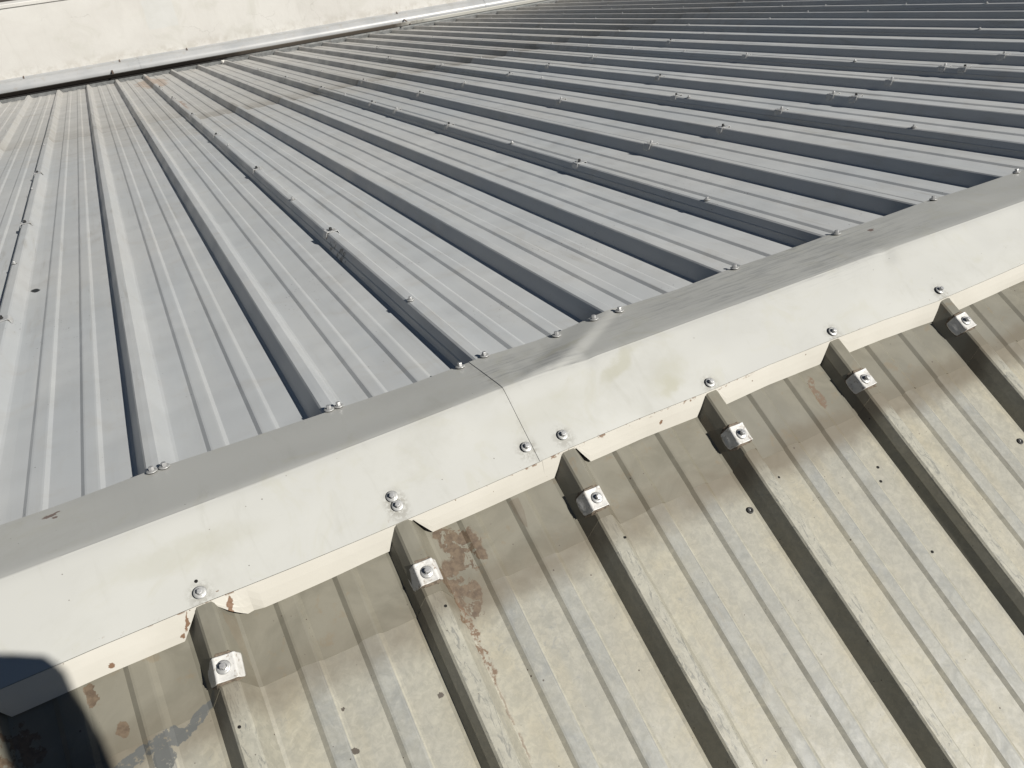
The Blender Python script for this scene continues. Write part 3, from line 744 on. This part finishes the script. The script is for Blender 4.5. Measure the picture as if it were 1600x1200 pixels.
# ------------------------------------------------------------------ parapet wall beyond the gutter
def mat_wall():
    m = M('white_rendered_wall', .75, .25)
    x, y, z = m.xyz()
    c = m.mix(m.ramp(m.noise(1.4, 5, .6), .3, .7), (.66, .64, .605), (.72, .705, .67))
    c = m.mix(m.math('MULTIPLY', m.ramp(m.noise(2.6, 4, .6, 1), .52, .68), .35), c, (.56, .55, .49))
    c = m.mix(m.math('MULTIPLY', m.specks(7, .05, .12), .8), c, (.15, .13, .11))
    v = m.mapping(m.warp(9, .05), loc=(1.02, 0, ZE + .46), scale=(.17, 1e3, .16), typ='TEXTURE')
    n = m.n.new('ShaderNodeSeparateXYZ'); m.l.new(v, n.inputs[0])
    mx = m.math('MAXIMUM', m.math('ABSOLUTE', n.outputs[0]), m.math('ABSOLUTE', n.outputs[2]))
    c = m.mix(m.math('MULTIPLY', m.ramp(mx, 1.08, .95), .45), c, (.66, .675, .67))
    v = m.mapping(m.warp(9, .05), loc=(4.1, 0, ZE + .42), scale=(.16, 1e3, .13), typ='TEXTURE')
    n = m.n.new('ShaderNodeSeparateXYZ'); m.l.new(v, n.inputs[0])
    mx = m.math('MAXIMUM', m.math('ABSOLUTE', n.outputs[0]), m.math('ABSOLUTE', n.outputs[2]))
    c = m.mix(m.math('MULTIPLY', m.ramp(mx, 1.08, .95), .45), c, (.66, .675, .665))
    sk = m.noise(1, 5, .7, .4, vec=m.mapping(scale=(7, 1, .8)))
    c = m.mix(m.ramp(sk, .52, .72, 0, .25), c, (.52, .50, .455))
    ck = m.n.new('ShaderNodeTexVoronoi'); ck.feature = 'DISTANCE_TO_EDGE'; m.l.new(m.warp(3, .35), ck.inputs['Vector']); ck.inputs['Scale'].default_value = 1.3
    c = m.mix(m.math('MULTIPLY', m.ramp(ck.outputs['Distance'], .008, .002), m.ramp(m.noise(2, 3), .45, .55, 0, .25)), c, (.36, .34, .31))
    foot = m.math('MULTIPLY', m.ramp(z, ZE + .16, ZE + .06), m.ramp(m.noise(9, 4, .7), .4, .6))
    c = m.mix(m.math('MULTIPLY', foot, .5), c, (.50, .47, .42))
    m.bump(m.math('ADD', m.noise(2.5, 3), m.math('MULTIPLY', m.noise(45, 4), .08)), .02, .4)
    return m.done(c)
MW = mat_wall()
wall = empty('parapet_wall', (0, 0, 0)); tag(wall, 'white rendered wall with a thin coping behind the gutter at the top left', 'wall')
WZ = -1.622
V = [(GX0 - 3, 9.70, -5.9), (GX1 + 3, 9.70, -5.9), (GX1 + 3, 9.70, WZ - .002), (GX0 - 3, 9.70, WZ - .002), (GX0 - 3, 9.79, -5.9), (GX1 + 3, 9.79, -5.9), (GX1 + 3, 9.79, WZ - .002), (GX0 - 3, 9.79, WZ - .002)]
mesh_obj('wall_body', V, [(0, 1, 2, 3), (5, 4, 7, 6), (3, 2, 6, 7), (0, 3, 7, 4), (1, 5, 6, 2)], MW, wall)
o = box('coping', (5, 9.745, WZ + .022), (22.2, .115, .042), MW, wall)

# ------------------------------------------------------------------ building body below the roofs and the ground
def mat_ground():
    m = M('dark_ground', .9, .2)
    c = m.mix(m.ramp(m.noise(1.3, 6, .7), .4, .6), (.035, .028, .024), (.10, .085, .075))
    c = m.mix(m.math('MULTIPLY', m.ramp(m.noise(4, 5, .7, 1), .55, .65), .7), c, (.16, .13, .12))
    return m.done(c)
g = mesh_obj('ground', [(-900, -900, -6), (900, -900, -6), (900, 900, -6), (-900, 900, -6)], [(0, 1, 2, 3)], mat_ground()); tag(g, kind='structure')
MB = simple('building_render', (.42, .40, .36), .85, n=.1, scale=3)
b = empty('building'); tag(b, 'plain building walls carrying the two roof slopes and the ridge flashing', 'building')
def slab(name, pts, parent, mat):
    n = len(pts[0]); V = pts[0] + pts[1]; F = [tuple(range(n)), tuple(range(2 * n - 1, n - 1, -1))]
    for i in range(n): F.append((i, i + n, (i + 1) % n + n, (i + 1) % n))
    return mesh_obj(name, V, F, mat, parent)
gp = [(-4.1, -6.0), (9.05, -6.0), (9.05, -TF * 9.05 - .12), (0.0, -.12), (-4.1, HN - TN * 4.1 - .14)]
for x in (-2.3, 7.2):
    pass
slab('gable_wall', ([(-2.3, y, z) for y, z in gp], [(-2.1, y, z) for y, z in gp]), b, MB)
slab('gable_wall', ([(12.2, y, z) for y, z in gp], [(12.4, y, z) for y, z in gp]), b, MB)
slab('eave_wall', ([(-2.1, -4.1, -6), (12.2, -4.1, -6), (12.2, -4.1, HN - TN * 4.1 - .14), (-2.1, -4.1, HN - TN * 4.1 - .14)], [(-2.1, -3.95, -6), (12.2, -3.95, -6), (12.2, -3.95, HN - TN * 4.1 - .13), (-2.1, -3.95, HN - TN * 4.1 - .13)]), b, MB)

# ------------------------------------------------------------------ the photographer (behind the camera, only the shadow is in the frame)
def skinned(name, J, E, mat, parent=None, root=0, sub=1):
    me = bpy.data.meshes.new(name); me.from_pydata([j[:3] for j in J], E, []); me.update()
    o = bpy.data.objects.new(name, me); C.objects.link(o); me.materials.append(mat)
    if parent: o.parent = parent
    o.modifiers.new('skin', 'SKIN'); ly = me.skin_vertices
    if not ly: pass
    for i, j in enumerate(J):
        r = j[3]; ly[0].data[i].radius = (r if isinstance(r, tuple) else (r, r))
    ly[0].data[root].use_root = True
    o.modifiers['skin'].use_smooth_shade = True
    m = o.modifiers.new('sub', 'SUBSURF'); m.levels = sub; m.render_levels = sub
    return o
skin = simple('skin', (.42, .25, .17), .55, n=.06); jacket = simple('navy_work_shirt', (.03, .045, .09), .85, n=.2)
trou = simple('dark_work_trousers', (.05, .05, .055), .85, n=.2); bootm = simple('brown_leather_boots', (.09, .05, .03), .6, n=.2); hairm = simple('dark_hair', (.02, .015, .012), .7, n=.2)
person = empty('person', (.24, -1.42, -.55))
tag(person, 'person in navy shirt and dark trousers standing on the near roof holding a phone', 'person')
inv = Matrix.Translation((-.24, 1.42, .55))
rt = Vector((.889, -.457, 0)); fw = Vector((.457, .889, 0))
PEL = Vector((.23, -1.445, .41)); CH = Vector((.24, -1.39, .72)); NK = Vector((.235, -1.36, .95)); HD = Vector((.23, -1.295, 1.10))
SR = Vector((.42, -1.43, .90)); EL_R = Vector((.346, -1.165, .888)); HR = CAM + R_ * .105 + B_ * .02 - U_ * .02
SLf = Vector((.07, -1.26, .88)); EL_L = Vector((-.075, -1.02, .69)); HL = CAM - R_ * .045 + B_ * .02 - U_ * .035
DS = Vector((.079, .081, .037))
PEL += DS; CH += DS; NK += DS; HD += DS; SR += DS; EL_R += DS; SLf += DS; EL_R += Vector((-.004, 0, .036))
person.location += Vector((DS.x, DS.y, 0)); inv = Matrix.Translation(-person.location)
def loc(v): return tuple(inv @ Vector(v))
J = []; E = []
def add(v, r, p=None):
    J.append(loc(v) + (r,)); i = len(J) - 1
    if p is not None: E.append((p, i))
    return i
pel = add(PEL, (.12, .09)); bel = add(PEL.lerp(CH, .5), (.105, .080), pel); ch = add(CH, (.12, .090), bel); up = add(CH.lerp(NK, .65), (.080, .060), ch)
nk = add(NK, .055, up); hd1 = add(HD + Vector((0, 0, -.04)), (.066, .075), nk); hd2 = add(HD + Vector((0, 0, .05)), (.078, .092), hd1); hd3 = add(HD + Vector((0, 0, .12)), (.05, .06), hd2)
def arm(sh, el, ha, side, dirf):
    a = add(sh, .050, up); b = add(el, .038, a); wv = ha.lerp(el, .25); c = add(wv, .028, b); pm = add(ha.lerp(el, .08), (.036, .020), c)
    for q, (along, spread, ln) in enumerate(((.0, .028, .075), (.0, .010, .082), (.0, -.009, .077), (.0, -.027, .062))):
        base = ha + U_ * spread * 1.0 + B_ * .012
        k1 = add(base - R_ * side * .0, .0088, pm); tip = base - R_ * side * ln * .45 - B_ * .0; k2 = add(tip + B_ * .006, .0080, k1); k3 = add(tip - R_ * side * ln * .30 - U_ * .002, .0068, k2)
    t1 = add(ha.lerp(el, .10) + U_ * .035 + B_ * .02, .0105, pm); t2 = add(ha + U_ * .045 + B_ * .030 - R_ * side * .02, .0095, t1); add(ha + U_ * .035 + B_ * .030 - R_ * side * .045, .008, t2)
    return a, b
arm(SR, EL_R, HR, 1, 1); arm(SLf, EL_L, HL, -1, 1)
for sx, kx, fx in ((1, .255, .245), (-1, .065, .095)):
    h = add(PEL + rt * .09 * sx + Vector((0, 0, -.05)), .085, pel); kn = add((kx + .147, -1.42, -.06), .056, h); an = add((fx + .147, -1.46, -.45), .042, kn)
    he = add((fx + .147, -1.48, -.525), .036, an); add((fx + .177, -1.33, -.48), .03, he)
skinned('body', J, E, skin, person, 0, 1)
def chain(name, pts, mat, edges=None, sub=1): return skinned(name, [loc(p) + (r,) for p, r in pts], edges or [(i, i + 1) for i in range(len(pts) - 1)], mat, person, 0, sub)
chain('shirt', [(PEL + Vector((0, 0, -.10)), (.165, .140)), (PEL.lerp(CH, .5), (.155, .128)), (CH, (.170, .136)), (CH.lerp(NK, .80), (.125, .100)), (SR, .064), (EL_R, .051), (HR.lerp(EL_R, .60), .045), (SLf, .074), (EL_L, .056), (HL.lerp(EL_L, .62), .050)], jacket,
      [(0, 1), (1, 2), (2, 3), (3, 4), (4, 5), (5, 6), (3, 7), (7, 8), (8, 9)])
chain('trousers', [(PEL + Vector((0, 0, .03)), (.140, .110)), (PEL + rt * .09 + Vector((0, 0, -.06)), .096), ((.402, -1.42, -.06), .068), ((.392, -1.46, -.44), .055), (PEL - rt * .09 + Vector((0, 0, -.06)), .096), ((.212, -1.42, -.06), .068), ((.242, -1.46, -.44), .055)], trou, [(0, 1), (1, 2), (2, 3), (0, 4), (4, 5), (5, 6)])
for fx in (.392, .242):
    chain('boot', [((fx, -1.48, -.42), .052), ((fx, -1.48, -.515), .047), ((fx + .015, -1.40, -.492), .042), ((fx + .03, -1.31, -.462), .038)], bootm)
chain('hair', [(HD + Vector((-.01, -.035, .02)), (.082, .085)), (HD + Vector((-.008, -.02, .10)), (.080, .092)), (HD + Vector((0, -.005, .145)), (.05, .06))], hairm)
for sd in (-1, 1):
    e0 = HD + rt * .028 * sd + fw * .062 + Vector((0, 0, .030)); V, F = lathe([(.0005, 0), (.006, .001), (.009, .006), (.006, .012)], 10)
    o = mesh_obj('eye', V, F, simple('eye', (.7, .68, .65), .2), person); o.location = loc(e0)
    chain('ear', [(HD + rt * .078 * sd + Vector((0, 0, .0)), (.012, .018)), (HD + rt * .086 * sd + Vector((0, 0, .035)), (.010, .020))], skin)
chain('nose', [(HD + fw * .068 + Vector((0, 0, .030)), .010), (HD + fw * .082 + Vector((0, 0, .0)), .014)], skin)
chain('mouth', [(HD + fw * .060 - rt * .022 + Vector((0, 0, -.035)), .006), (HD + fw * .068 + Vector((0, 0, -.034)), .008), (HD + fw * .060 + rt * .022 + Vector((0, 0, -.035)), .006)], simple('lips', (.35, .15, .12), .5))
# phone
ph = empty('phone'); tag(ph, 'dark phone held up in both hands behind the camera view', 'phone')
ph.matrix_world = Matrix(((R_.x, U_.x, B_.x, 0), (R_.y, U_.y, B_.y, 0), (R_.z, U_.z, B_.z, 0), (0, 0, 0, 1))); ph.location = CAM + R_ * .045 - U_ * .018 + B_ * .016
pm_ = simple('phone_case', (.02, .02, .025), .35)
box('phone_case', (0, 0, 0), (.150, .074, .008), pm_, ph); box('screen', (0, 0, .0046), (.142, .067, .001), simple('phone_screen', (.01, .01, .012), .08), ph)
box('lens_bump', (-.045, .018, -.005), (.034, .034, .003), pm_, ph)
